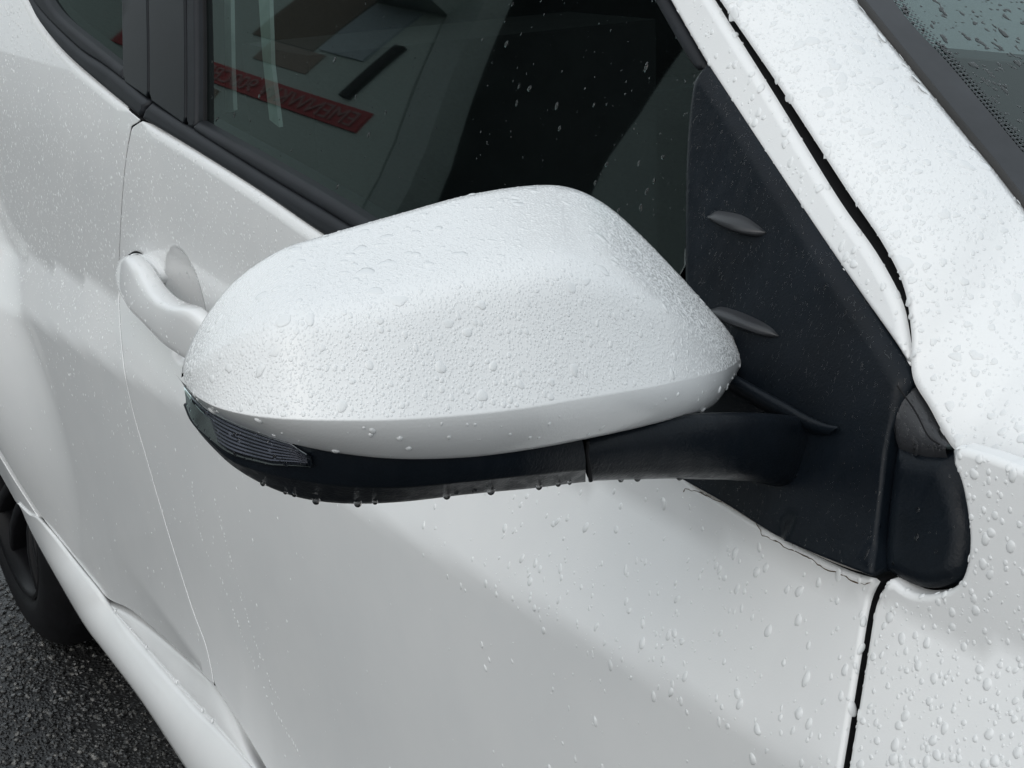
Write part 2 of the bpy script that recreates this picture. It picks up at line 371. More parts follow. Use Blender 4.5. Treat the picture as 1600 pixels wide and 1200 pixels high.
# cabin: floor, far door, rear seat wall, roof lining
v, f = join_data([box_data((-2.0, .12, .40), (.4, 1.6, .42)), box_data((-2.0, 1.50, .4), (.4, 1.6, .98)), box_data((-2.0, .14, .4), (-1.95, 1.6, 1.5)), box_data((-1.9, .30, 1.46), (-.55, 1.40, 1.50)), box_data((-.05, .14, .4), (.30, 1.6, .98)),
                  box_data((-1.25, .22, .42), (-1.05, .70, 1.12)), box_data((-1.1, .2, .42), (-.6, .72, .62))])
mesh('cabin_lining', v, f, CABIN, car, smooth=False)
mesh('far_window', [(-2., 1.52, .98), (.1, 1.52, .98), (-.5, 1.40, 1.47), (-1.95, 1.40, 1.5)], [(0, 3, 2, 1)], FARGLASS, car, smooth=False)
rf = [(-1.95, .30, 1.52), (-.62, .30, 1.47), (-.62, 1.40, 1.47), (-1.95, 1.40, 1.52)]
mesh('roof', [*rf, *[(x, y, z + .03) for x, y, z in rf]], [(0, 1, 2, 3), (4, 7, 6, 5), (0, 4, 5, 1), (1, 5, 6, 2), (2, 6, 7, 3), (3, 7, 4, 0)], WHITE, car, smooth=False)

# belt line, pillars, side glass ------------------------------------
MOULD = [(217, 185), (300, 235), (400, 299), (500, 368), (640, 456), (800, 554), (960, 653)]
panel('belt_moulding', [(219, 187, 1), (300, 236), (400, 300), (500, 369), (640, 457), (800, 555), (960, 654, 1), (965, 632, 1), (800, 530), (640, 425), (540, 356), (412, 278), (322, 221), (229, 161, 1)], off(house, -.005), RUBBER, car, .012, .006, .02, .004)
panel('belt_moulding', [(-20, -110, 1), (38, -4), (60, 37), (99, 84), (157, 136), (217.5, 186, 1), (227.5, 160, 1), (191, 129), (156, 102), (118, 76), (60, 18), (20, -40, 1)], off(house, -.005), RUBBER, car, .012, .006, .02, .005)
panel('window_channel', [(322, 220, 1), (412, 276), (540, 354), (700, 462), (900, 590, 1), (905, 575, 1), (700, 440), (570, 347), (440, 268), (304, 191, 1), (297, 203, 1)], off(house, -.002), RUBBER, car, .012, .005, .02, .004)
panel('window_channel', [(30, -36, 1), (61, 17), (119, 75), (157, 101), (192, 128, 1), (190, 108, 1), (150, 76), (95, 31), (70, 0), (48, -40, 1)], off(house, -.002), RUBBER, car, .012, .005, .02, .004)
panel('pillar_trim', [(192, 127, 1), (231, 154, 1), (230.5, 60), (228, -60, 1), (189, -60, 1), (190.5, 60)], off(house, -.002), SATIN, car, .02, .002, .012, .006)
panel('pillar_trim', [(233, 156, 1), (289, 196, 1), (289, 80), (287, -60, 1), (230, -60, 1), (232.5, 60)], off(house, -.002), SATIN, car, .02, .002, .012, .006)
panel('pillar_channel', [(290, 197, 1), (299, 203, 1), (305, 193, 1), (305.5, 80), (304, -60, 1), (289, -60, 1), (290, 80)], off(house, -.001), RUBBER, car, .012, .004, .012, .005)
panel('side_window', [(302, 185, 1), (440, 276), (700, 455), (960, 610, 1), (1080, 400, 1), (1110, 115, 1), (1000, -80, 1), (301, -80, 1)], off(house, .010), SIDEGLASS, car, .02, .0012, .004, .008)
panel('rear_window', [(40, -40, 1), (72, 10), (98, 42), (150, 84), (193, 118, 1), (191, -60, 1)], off(house, .010), REARGLASS, car, .02, .0012, .004, .008)
panel('glass_run', [(304, 190, 1), (318, 200, 1), (318, 80), (316, -60, 1), (303, -60, 1)], off(house, .0065), DARK, car, .012, .001, .003, .005)
panel('window_channel', [(985, -60, 1), (1000, -60, 1), (1041, 0), (1104, 106, 1), (1090, 112, 1), (1075, 100), (1020, 5)], off(house, -.001), RUBBER, car, .01, .004, .015, .004)
panel('door_frame', [(1012, -50, 1), (1042, 0), (1104, 107), (1178, 222), (1250, 331), (1330, 447), (1400, 547), (1417, 583, 1), (1421, 582, 1), (1413, 530), (1400, 472), (1360, 397), (1300, 311), (1200, 147), (1108, 0), (1077, -50, 1)], off(house, -.004), WHITE, car, .01, .004, .03, .0035)
panel('frame_seal', [(1092, 106, 1), (1106, 110, 1), (1178, 224), (1250, 333), (1330, 449), (1396, 545), (1414, 580), (1404, 590, 1), (1370, 558), (1300, 462), (1200, 312)], off(house, -.0015), GREYRUB, car, .01, .003, .02, .004)
panel('pillar_gap', [(1070, -60, 1), (1108, 0), (1200, 146), (1300, 310), (1360, 396), (1400, 471), (1413, 530), (1417, 592, 1), (1432, 592, 1), (1428, 520), (1412, 440), (1378, 372), (1322, 290), (1218, 130), (1126, -10), (1090, -60, 1)], off(house, .010), DARK, car, .012, .001, .02, .004)
# A-pillar panel between the door gap and the windscreen ------------
NW = np.array([.5, -.06, .86]); NW /= np.linalg.norm(NW); PW = np.array([-.004, .12, 1.131])
gp = [(1087, -60), (1125, 0), (1221, 140), (1325, 300), (1379, 380), (1412, 448), (1424, 520), (1426, 588), (1452, 636), (1493, 704), (1540, 717), (1600, 738), (1740, 793)]
wp = [(1296, -60), (1338, 0), (1433, 118), (1504, 205), (1548, 258), (1580, 299), (1602, 328), (1630, 366), (1660, 402), (1705, 455), (1740, 495), (1790, 555), (1880, 660)]
gg = catmull(gp, 10); ww = catmull(wp, 10)
Gc = unproj(gg, off(house, -.004)); Wc = at_plane(ww, NW, PW)
al = np.gradient(Gc, axis=0); al /= np.linalg.norm(al, axis=1)[:, None]
rows = []
mid = (Gc + Wc) / 2; nrm = np.cross(Wc - Gc, al); nrm /= np.linalg.norm(nrm, axis=1)[:, None]; nrm[nrm[:, 2] < 0] *= -1
for _ in range(40):
    nrm[1:-1] = nrm[1:-1] * .5 + (nrm[:-2] + nrm[2:]) * .25
nrm /= np.linalg.norm(nrm, axis=1)[:, None]
ctl = mid + nrm * .016 + (Gc - mid) * .25
for t in np.linspace(0, 1, 22): rows.append((1 - t) ** 2 * Gc + 2 * t * (1 - t) * ctl + t * t * Wc)
inn = Gc + np.array([0, .018, -.004]); rnd = Gc + (Gc - ctl) / np.linalg.norm(Gc - ctl, axis=1)[:, None] * .0 + np.array([0, .003, -.0022])
edge2 = Wc - NW * .006
APG = np.array([inn, rnd] + rows + [edge2])
pillar = grid('a_pillar', APG, WHITE, car)
# windscreen, its black band, dots and edge moulding
e1 = catmull(np.array(wp) + np.array([-3, 4]), 10); 
def wrow(px, d): return at_plane(px, NW, PW - NW * d)
def shift(px, v): return np.asarray(px, float) + np.asarray(v, float)
ws = [(1240, -100), (1900, -100), (1980, 700), (1780, 560), (1602, 333), (1340, 4)]
WN = wrow(ws, .006); mesh('windscreen', WN, [tuple(range(6))[::(1 if np.cross(WN[1] - WN[0], WN[2] - WN[0]) @ NW > 0 else -1)]], WINDGLASS, car, smooth=False)
dt = catmull([(1345, -75), (1412, 22), (1480, 97), (1540, 168), (1600, 240), (1700, 358), (1800, 480)], 10)
band = np.array([wrow(shift(ww, (-4, 2)), .004), wrow(shift(ww, (8, -6)), .005)])
fb = np.array([wrow(resample(np.vstack([shift(ww, (2, -2))]), 6, False)[:200], .0052)])
def rs2(P, n=120):
    L = np.r_[0, np.cumsum(np.linalg.norm(np.diff(P, axis=0), axis=1))]; t = np.linspace(0, L[-1], n); return np.stack([np.interp(t, L, P[:, k]) for k in range(P.shape[1])], 1)
FR0, FR1 = rs2(shift(ww, (2, -2))), rs2(dt)
grid('windscreen_border', np.array([wrow(FR0, .0052), wrow(FR1, .0052)]), FRIT, car)
grid('windscreen_moulding', np.array([wrow(rs2(shift(ww, (-5, 3))), .004), wrow(rs2(shift(ww, (0, 0))), -.0005), wrow(rs2(shift(ww, (9, -7))), .0045)]), GREYRUB, car)
parts = []
dl = resample(dt, 7.2, False)
for row, (o_, r_) in enumerate([(3, .0011), (9, .0009), (14, .0006)]):
    for i in range(len(dl) - 1):
        t = dl[i + 1] - dl[i]; t = t / np.linalg.norm(t); q = dl[i] + (t * 3.6 if row % 2 else 0) + np.array([t[1], -t[0]]) * o_
        c = wrow(q[None], .0054)[0]; a = np.array([.86, 0, -.5]); b_ = np.cross(NW, a)
        k = 8; V = [c + NW * .0003] + [c + r_ * (a * math.cos(2 * math.pi * j / k) + b_ * math.sin(2 * math.pi * j / k)) for j in range(k)]
        parts.append((np.array(V), [(0, j + 1, (j + 1) % k + 1) for j in range(k)]))
v, f = join_data(parts); o = mesh('border_dots', v, f, FRIT, car); o['kind'] = 'stuff'
# sail panel carrying the mirror, corner trim -----------------------
def rib(x, z):
    a = unproj([(1262, 800), (1366, 846)], house)[:, [0, 2]]; return a
_ra = unproj([(1250, 792), (1372, 850)], house)[:, [0, 2]]
def sail_s(x, z):
    d = _ra[1] - _ra[0]; L = np.linalg.norm(d); d = d / L
    q = (x - _ra[0, 0]) * -d[1] + (z - _ra[0, 1]) * d[0]; t = (x - _ra[0, 0]) * d[0] + (z - _ra[0, 1]) * d[1]
    if d[0] < 0: q = -q
    return house(x, z) - .009 - .005 * sstep((-q + .004) / .008) * sstep(t / .01) 
SAILP = [(1090, 108, 1), (1101, 112), (1200, 262), (1300, 415), (1385, 548), (1408, 588), (1410, 606), (1396, 650), (1384, 700), (1374, 790), (1361, 903, 1), (1230, 849), (1130, 788), (1070, 754), (960, 690, 1), (1062, 560, 1), (1062, 400), (1064, 250), (1074, 140)]
sail = panel('sail_panel', SAILP, sail_s, BLACK, car, .008, .007, .02, .003, radf=lambda x, z: .002 + .005 * sstep((z - 1.05) / .02))
panel('door_seal', [(1060, 757, 1), (1130, 793), (1230, 855), (1320, 897), (1371, 909, 1), (1366, 900, 1), (1320, 882), (1230, 842), (1130, 780), (1060, 742, 1)], off(house, -.002), WARMGREY, car, .01, .002, .012, .003)
trim_s = off(house, -.007)
trim = panel('corner_trim', [(1394, 660, 1), (1400, 694), (1442, 706), (1476, 708, 1), (1497, 760), (1509, 830), (1505, 880), (1490, 912), (1456, 927), (1420, 925), (1384, 908), (1366, 897, 1), (1374, 800), (1385, 715)], trim_s, BLACK, car, .006, .010, .02, .0025)
q0 = unproj([(1396, 668), (1402, 694), (1442, 706), (1478, 707)], off(house, -.006)); q1 = unproj([(1408, 606), (1426, 588), (1460, 644), (1492, 700)], off(house, .001))
q0, q1 = rs2(q0, 24), rs2(q1, 24); t = np.linspace(0, 1, 9)[:, None, None]
FACET = q0[None] * (1 - t) + q1[None] * t + np.array([0, -.002, .003]) * (4 * t * (1 - t))
grid('corner_trim_cap', np.concatenate([q0[None] + np.array([[[0, .003, -.006]]]), FACET, q1[None] + np.array([[[0, .01, -.004]]])]), WETLIT, trim)
ll = unproj(catmull([(1404, 612), (1432, 652), (1452, 690), (1470, 704)], 8), off(house, -.0095))
v, f = tube_data(ll + np.array([0, -.001, .003]), .0004, 6); mesh('trim_seam', v, f, DARK, trim)
# two small fins on the sail panel
for top, bot in (([(1106, 338), (1119, 328), (1157, 334), (1184, 351), (1196, 364)], [(1107, 341), (1124, 350), (1147, 359), (1172, 364), (1197, 365)]),
                 ([(1112, 482), (1127, 478), (1165, 490), (1202, 509), (1217, 526)], [(1112, 490), (1130, 501), (1158, 510), (1186, 520), (1218, 527)])):
    tp = unproj(catmull(top, 6), sail_s); bt = unproj(catmull(bot, 6), off(sail_s, 0)); n = len(tp)
    pr = np.sin(np.linspace(.15, 1, n) * math.pi)[:, None]
    d = rays(catmull(bot, 6)); bo = bt - d / np.linalg.norm(d, axis=1)[:, None] * .010 * np.clip(pr, .0, 1)
    base_ = bo + np.array([0, .014, -.004])
    grid('fin', np.array([tp + np.array([0, .002, 0]), tp * .66 + bo * .34 + np.array([0, -.0006, .0006]), tp * .3 + bo * .7 + np.array([0, -.0006, .0008]), bo, bo + np.array([0, .002, -.002]), base_]), WETLIT, sail)

# door handle, key hole, gasket ------------------------------------
hu = catmull([(194, 416), (199, 401), (210, 399), (224, 413), (236, 432), (248, 450), (262, 464), (280, 474), (298, 479), (312, 486), (330, 506), (350, 538)], 8)
hl = catmull([(193, 424), (191, 436), (194, 450), (199, 460), (206, 470), (216, 484), (231, 499), (248, 517), (266, 536), (281, 548), (300, 561), (325, 580)], 8)
n = len(hu); s_ = np.linspace(0, 1, n)
outw = .012 + .018 * np.sin(np.clip((s_ - .05) / 1.15, 0, 1) * math.pi) ** .8
bu = unproj(hu, body); bl = unproj(hl, body); y0 = (bu[:, 1] + bl[:, 1]) / 2
A = at_y(hu, y0 - outw + .004); B = at_y(hl, y0 - outw + .002); rows = []
for k in range(20):
    a = 2 * math.pi * k / 20; c = (A + B) / 2; hv = (A - B) / 2
    th = .008 + .004 * np.sin(np.clip(s_, 0, 1) * math.pi)[:, None]
    rows.append(c + hv * (np.sign(math.cos(a)) * abs(math.cos(a)) ** .5) + np.array([0, -1, 0]) * th * (np.sign(math.sin(a)) * abs(math.sin(a)) ** .5))
HG = np.array(rows)
handle = grid('door_handle', HG, WHITE, front_door, cu=True)
panel('handle_cap', [(203, 397), (222, 401), (239, 415), (248, 431), (248, 444), (239, 441), (224, 424), (208, 408)], off(body, -.007), WHITE, front_door, .004, .003, .007, .0015)
P_ = at_y([(194, 420), (196.5, 424), (197.5, 432), (197, 439), (195, 442), (193.5, 434), (193.3, 426)], y0[6] - .026); mesh('keyhole', P_, [tuple(range(7))], DARK, front_door, smooth=False)
for g_ in ([(200, 398), (212, 392), (226, 399), (244, 416), (252, 440), (252, 456), (240, 448), (236, 424), (214, 403)], [(300, 478), (311, 480), (326, 499), (334, 514), (322, 506), (306, 486)]):
    P_ = unproj(catmull(g_, 6), off(body, -.0018)); mesh('handle_gasket', P_, [tuple(range(len(P_)))], DARK, front_door, smooth=False)
# paint crack along the lower edge of the sail
cp = [(1068, 768), (1070, 764), (1090, 768), (1126, 785), (1132, 782), (1150, 796), (1170, 808), (1180, 815), (1187, 826), (1190, 838), (1200, 838), (1206, 846), (1214, 845), (1230, 858), (1244, 862), (1262, 870), (1275, 879), (1290, 890), (1308, 895), (1330, 906), (1347, 913), (1360, 911)]
cpj = [(x + rng.normal(0, .6), y + rng.normal(0, .8)) for x, y in resample(np.array(cp, float), 5, False)]
v, f = tube_data(unproj(cpj, off(body_door, -.0001)), np.clip(rng.normal(.0002, .0001, len(cpj)), .0001, .0006), 6); mesh('paint_crack', v, f, CRACK, front_door)

# ------------------------------------------------------------------ wing mirror
ST = [  # top rim, crease, cap lower edge, housing front edge, housing bottom, x of crease
 ((287, 583), (287, 592), (292, 608), (290, 632), (291, 641), -.092), ((291, 560), (293, 606), (304, 622), (303, 662), (304, 666), -.078), ((305, 527), (309, 621), (325, 640), (328, 690), (330, 697), -.062),
 ((330, 485), (340, 637), (360, 658), (362, 720), (366, 730), -.045), ((372, 436), (390, 649), (408, 677), (412, 738), (416, 759), -.028), ((440, 390), (450, 655), (466, 695), (470, 750), (474, 779), -.014),
 ((520, 364), (525, 657), (540, 709), (545, 760), (545, 787), -.004), ((620, 335), (620, 656), (630, 717), (632, 761), (630, 784), .004), ((730, 305), (725, 649), (735, 714), (735, 752), (735, 772), .008),
 ((830, 290), (820, 638), (830, 702), (832, 742), (832, 763), .010), ((893, 294), (900, 625), (915, 686), (915, 734), (915, 753), .008), ((948, 321), (975, 612), (985, 671), (985, 731), (985, 750), .003),
 ((1003, 369), (1040, 600), (1050, 655), (1050, 728), (1050, 748), -.006), ((1056, 424), (1092, 589), (1095, 643), (1095, 700), (1095, 730), -.020), ((1105, 478), (1128, 580), (1118, 631), (1118, 690), (1118, 710), -.040),
 ((1140, 520), (1147, 570), (1134, 607), (1134, 660), (1134, 680), -.066), ((1156, 548), (1157, 559), (1149, 580), (1149, 620), (1149, 640), -.088)]
XT = -.095
def crv(k): return catmull([s[k] for s in ST], 8)
xc = catmull([(s[5], 0) for s in ST], 8)[:, 0]
T3 = at_x(crv(0), np.full(len(xc), XT)); C3 = at_x(crv(1), xc)
B3 = at_x(crv(2), xc - .013 * np.clip((xc + .095) / .06, .05, 1))
E3 = at_x(crv(3), xc - .019 * np.clip((xc + .095) / .06, .05, 1)); L3 = at_x(crv(4), xc - .033 * np.clip((xc + .095) / .06, .05, 1))
NC = len(xc); CAP = []
u_ = np.linspace(0, 1, 40)
pf = np.stack([np.interp(u_, [0, .46, 1], [0, .80, 1]), np.interp(u_, [0, .46, 1], [1, .80, 0])], 1)     # top facet, shoulder, front face
for _ in range(14): pf[1:-1] = pf[1:-1] * .5 + (pf[:-2] + pf[2:]) * .25
for xi, ze in pf:
    CAP.append(np.stack([T3[:, 0] + xi * (C3[:, 0] - T3[:, 0]), T3[:, 1] + xi * (C3[:, 1] - T3[:, 1]), C3[:, 2] + ze * (T3[:, 2] - C3[:, 2])], 1))
CAP = np.array(CAP)
# rolled crease, then the lower band and its edge
band_rows = [C3 * (1 - t) + B3 * t + np.array([.0025, 0, 0]) * 4 * t * (1 - t) for t in np.linspace(0, 1, 12)]
prof = np.concatenate([CAP[:-1], np.array(band_rows)]); k0 = len(CAP) - 1
S = prof.copy()
dens = []                                             # insert extra rows around the crease so the roll is tight
for i in range(len(prof) - 1):
    if k0 - 2 <= i <= k0 + 1:
        for t in (0, .2, .4, .6, .8): dens.append(prof[i] * (1 - t) + prof[i + 1] * t)
    else: dens.append(prof[i])
dens.append(prof[-1]); S = np.array(dens)
for _ in range(1):
    S[1:-1] = S[1:-1] * .5 + (S[:-2] + S[2:]) * .25 if False else np.where((np.arange(1, len(S) - 1) > 30)[:, None, None], S[1:-1] * .5 + (S[:-2] + S[2:]) * .25, S[1:-1])
tail = [B3 + np.array([-.0012, 0, -.0005]), B3 + np.array([-.006, 0, .0015])]
rim = [T3 + np.array([-.004, 0, -.0035]), T3 + np.array([-.002, 0, -.0006])]
mirror = bpy.data.objects.new('wing_mirror', None); col.objects.link(mirror); mirror.parent = car; mirror.matrix_parent_inverse = Matrix.Translation(-car.location)
CAPG = np.concatenate([np.array(rim), S, np.array(tail)])
cap = grid('mirror_cap', CAPG, WHITE_WET, mirror)
# lower housing
def hrow(t):
    """front face of the lower housing: t = 0 under the cap, 1 its lower edge"""
    P_ = (B3 + np.array([-.0035, 0, .001])) * (1 - t) + (E3) * t; return P_ + np.array([.0012, 0, 0]) * 4 * t * (1 - t)
hr = [B3 + np.array([-.012, 0, .003])] + [hrow(t) for t in (0, .12, .25, .4, .55, .7, .85, .95, 1)]
hr += [E3 * .93 + L3 * .07, E3 * .8 + L3 * .2, E3 * .5 + L3 * .5, E3 * .15 + L3 * .85, L3]
back = L3.copy(); back[:, 0] = XT; back[:, 1] = back[:, 1] * .8 + -.13 * .2; back[:, 2] += .006
hr += [L3 * .5 + back * .5 + np.array([0, 0, -.002]), back]
HR = np.array(hr); NS = 8 * 10 + 1
housing = grid('mirror_housing', HR[:, :NS], BLACK, mirror)
# mirror glass and bezel at the back
tb = T3 + np.array([-.006, 0, -.003]); bb = back.copy(); bb[:, 0] = XT - .006
ctr = np.array([XT, -.13, 1.10])
bz = np.array([T3 + np.array([-.004, 0, -.0030]), T3 * .93 + ctr * .07 + np.array([-.006, 0, .001]), T3 * .90 + ctr * .10 + np.array([-.006, 0, 0]), T3 * .88 + ctr * .12 + np.array([-.002, 0, 0])])
grid('mirror_bezel', bz, BLACK, mirror)
t = np.linspace(.08, 1, 10)[:, None, None]; grid('mirror_glass', T3[None] * (1 - t) + bb[None] * t + np.array([-.003, 0, 0]), MIRRORGLASS, mirror)
# indicator lens with its ribs
lt = np.linspace(0, 1, 7); NL = 8 * 5 + 3
def lensrow(v, d, a, b): 
    P_ = hrow(v); j = slice(a, b); return P_[j] + np.array([1, -.35, 0]) * d
env = np.interp(np.arange(NL), [0, 4, NL - 9, NL - 1], [.98, .97, .72, .52])
top_ = np.interp(np.arange(NL), [0, NL - 4, NL - 1], [.05, .12, .30])
def lgrid(d, rows=9, a=0, b=NL):
    o_ = []
    for v in np.linspace(0, 1, rows):
        vv = top_ * (1 - v) + env * v
        P_ = np.array([hrow(q)[i] for i, q in enumerate(vv)]); edge = min(1, 6 * min(v, 1 - v) + .15) if 0 else 1
        o_.append(P_ + np.array([1, -.35, 0]) * (d * (1 if 0 < v < 1 else .2)))
    return np.array(o_)[:, a:b]
lamp = grid('turn_signal', lgrid(.0036, 13), LENS, mirror)
refl = lgrid(.0002, 33); k = np.arange(33) % 4
refl = refl + np.array([1, -.2, .3]) * (np.where(k < 2, .0009, 0))[:, None, None]
grid('signal_reflector', refl, CHROME_DARK, lamp)
edge = np.vstack([lgrid(.0022, 13)[:, -1], lgrid(.0022, 13)[-1, ::-1]])
v, f = tube_data(edge, .0009, 6); mesh('signal_rim', v, f, BLACK, lamp)
# arm from the housing to the sail panel
au = [(919, 689), (960, 679), (1000, 671), (1050, 662), (1095, 655), (1140, 653), (1180, 653), (1225, 655), (1262, 658), (1290, 663), (1312, 668)]
am = [(919, 735), (960, 732), (1000, 731), (1050, 731), (1095, 731), (1140, 733), (1180, 735), (1225, 739), (1255, 745), (1280, 752), (1300, 760)]
ab = [(921, 752), (960, 750), (1000, 749), (1050, 748), (1095, 749), (1140, 750), (1180, 754), (1220, 762), (1248, 772), (1268, 782), (1285, 792)]
ax = np.array([-.0150, -.015, -.0155, -.016, -.017, -.019, -.022, -.026, -.032, -.036, -.038])
axf = catmull(np.stack([ax, ax * 0], 1), 6)[:, 0]
AU, AM, AB = at_x(catmull(au, 6), axf), at_x(catmull(am, 6), axf - .001), at_x(catmull(ab, 6), axf - .014)
sy = unproj([(1312, 664), (1290, 750), (1290, 786)], sail_s)
for P_ in (AU, AM, AB):
    wt = sstep((np.linspace(0, 1, len(P_)) - .70) / .30)[:, None]; P_ += (unproj(project(P_), off(sail_s, -.0010)) - P_) * wt; P_[:, 1] += .0035 * sstep((np.linspace(0, 1, len(P_)) - .72) / .28)
k1 = 1 - wt
def ar(P_, *v): return P_ + np.array(v) * k1
rows = [ar(AU, -.010, 0, -.010), ar(AU, -.0085, 0, -.003), ar(AU, -.006, 0, .0008), ar(AU, -.003, 0, .0012), ar(AU, -.0006, 0, .0004), ar(AU * .9 + AM * .1, .0008, 0, 0)]
rows += [AU * (1 - t) + AM * t + np.array([.002, -.001, 0]) * (k1 + .25) * 4 * t * (1 - t) for t in np.linspace(.2, .95, 8)]
rows += [ar(AM * .85 + AB * .15, .0014, 0, -.0004), ar(AM * .5 + AB * .5, .001, 0, -.0015), AB, ar(AB, -.008, .002, .004), ar(AB, -.02, .004, .016)]
arm = grid('mirror_arm', np.array(rows), BLACK, mirror)
def strut(px, d, y_0=.004):
    q = catmull(px, 6); n = len(q); t = np.linspace(0, 1, n); on = unproj(q, off(sail_s, d)); y = y_0 * (1 - t) + on[-1, 1] * t
    return at_y(q, np.minimum(y, on[:, 1]))
ru = strut([(1120, 572), (1150, 586), (1190, 608), (1230, 630), (1262, 649), (1290, 662), (1312, 668)], -.0025)
rd_ = strut([(1120, 584), (1150, 597), (1190, 621), (1230, 643), (1258, 658), (1280, 667), (1305, 670)], -.0045, -.002)
rr = np.array([ru + np.array([-.012, .003, -.004]), ru, ru * .5 + rd_ * .5 + np.array([.0008, 0, .001]), rd_, rd_ + np.array([-.003, 0, -.003]), rd_ + np.array([-.008, .004, -.008])])
grid('mirror_strut', rr, BLACK, arm)
sm = at_x(catmull([(918, 689), (917, 712), (921, 735), (923, 752)], 6), -.0125); v, f = tube_data(sm, .0009, 6); mesh('arm_seam', v, f, DARK, arm)

# ------------------------------------------------------------------ rear wheel, arch liner
WC = np.array([-2.07, .0, .335])
wheel = bpy.data.objects.new('rear_wheel', None); col.objects.link(wheel); wheel.parent = car; wheel.matrix_parent_inverse = Matrix.Translation(-car.location)
v, f = lathe_data([(.235, .02), (.245, .004), (.262, .000), (.285, .002), (.303, .010), (.316, .020), (.327, .034), (.333, .05), (.335, .08), (.335, .16), (.328, .19), (.30, .205), (.24, .20)], WC + np.array([0, -.012, 0]), 96)
tyre = mesh('tyre', v, f, TYRE, wheel)
v, f = lathe_data([(.236, .0), (.232, -.004), (.224, .002), (.218, .03), (.215, .16)], WC + np.array([0, -.002, 0]), 96); mesh('rim', v, f, RIMBLACK, wheel)
for k in range(5):
    for s in (-1, 1):
        a = 2 * math.pi * k / 5 + .25; a2 = a + s * .20; p0 = np.array([.05 * math.cos(a + s * .35), .045, .05 * math.sin(a + s * .35)]); p1 = np.array([.222 * math.cos(a2), .012, .222 * math.sin(a2)])
        d = (p1 - p0) / np.linalg.norm(p1 - p0); sd = np.cross(d, [0, 1, 0]); G = []
        for t in np.linspace(0, 1, 6):
            c = p0 + (p1 - p0) * t + np.array([0, -.012, 0]) * math.sin(t * math.pi); wd = .013 - .003 * t
            G.append([WC + c + sd * wd + np.array([0, .03, 0]), WC + c + sd * wd, WC + c + sd * wd * .7 - np.array([0, .004, 0]), WC + c - sd * wd * .7 - np.array([0, .004, 0]), WC + c - sd * wd, WC + c - sd * wd + np.array([0, .03, 0])])
        sp = grid('spoke', G, RIMBLACK, wheel)
        G = np.array(G); 
v, f = lathe_data([(.001, .02), (.05, .024), (.062, .034), (.065, .06)], WC, 32); mesh('hub', v, f, RIMBLACK, wheel)
# arch liner: half drum round the wheel, and the inner wall behind it
V, F = [], []
for i in range(31):
    a = math.pi * (-.12 + 1.24 * i / 30)
    for y in (-.0, .02, .30): V.append((WC[0] + (.40 if y >= 0 else .39) * math.cos(a), WC[1] + y + .0, WC[2] + .40 * math.sin(a)))
for i in range(30):
    for j in range(2): F.append((i * 3 + j, i * 3 + j + 1, i * 3 + j + 4, i * 3 + j + 3))
V += [(-2.5, .30, .1), (-1.5, .30, .1), (-1.5, .30, .95), (-2.5, .30, .95)]; k = len(V) - 4; F.append((k, k + 1, k + 2, k + 3))
mesh('arch_liner', V, F, DARK, car)

# ------------------------------------------------------------------ wet asphalt
def asphalt():
    m, nt, b = new_mat('wet_asphalt'); tc = nt.nodes.new('ShaderNodeTexCoord')
    v_ = nt.nodes.new('ShaderNodeTexVoronoi'); v_.inputs['Scale'].default_value = 150; nt.links.new(tc.outputs['Object'], v_.inputs['Vector'])
    n = noise(nt, 3, 5, vec=tc.outputs['Object']); r_ = ramp(nt, n.outputs['Fac'], [(.3, (.018, .018, .019)), (.7, (.034, .034, .034))]); nt.links.new(r_.outputs[0], b.inputs['Base Color'])
    r2 = ramp(nt, v_.outputs['Distance'], [(.0, (1, 1, 1)), (.6, (0, 0, 0))]); bump(nt, r2.outputs[0], b, .8, .004); b.inputs['Roughness'].default_value = .35; return m
ASPH = asphalt()
gr = mesh('ground', [(-150, -150, 0), (150, -150, 0), (150, 150, 0), (-150, 150, 0)], [(0, 1, 2, 3)], ASPH); gr['kind'] = 'structure'
STONE = [simple('asphalt_stone', (.03, .03, .03), .38, 0, .3, .7)]
_t = STONE[0].node_tree; _n = noise(_t, 75, 1); _r2 = ramp(_t, _n.outputs['Fac'], [(.40, (.010, .010, .010)), (.58, (.036, .035, .034)), (.70, (.15, .145, .135))]); _t.links.new(_r2.outputs[0], _t.nodes['Principled BSDF'].inputs['Base Color'])
parts = []
for k in range(5200):
    x, y = rng.uniform(-2.35, -1.15), rng.uniform(-.45, .16)
    r_ = rng.uniform(.0028, .0062); a = rng.uniform(0, 6.28); n = 6; V = []
    for z, q in ((-.001, 1), (r_ * .35, .95), (r_ * .6, .5)):
        for j in range(n):
            t = a + 2 * math.pi * j / n; rad = r_ * q * rng.uniform(.7, 1.15); V.append((x + rad * math.cos(t) * 1.2, y + rad * math.sin(t), z * rng.uniform(.8, 1.2)))
    F = [(j, (j + 1) % n, n + (j + 1) % n, n + j) for j in range(n)] + [(n + j, n + (j + 1) % n, 2 * n + (j + 1) % n, 2 * n + j) for j in range(n)] + [tuple(2 * n + j for j in range(n))]
    parts.append((np.array(V), F))
v, f = join_data(parts); o = mesh('asphalt_chippings', v, f, STONE[0], smooth=False); o['kind'] = 'stuff'; o['label'] = 'dark wet stone chippings in the asphalt below the sill'; o['category'] = 'asphalt chippings'
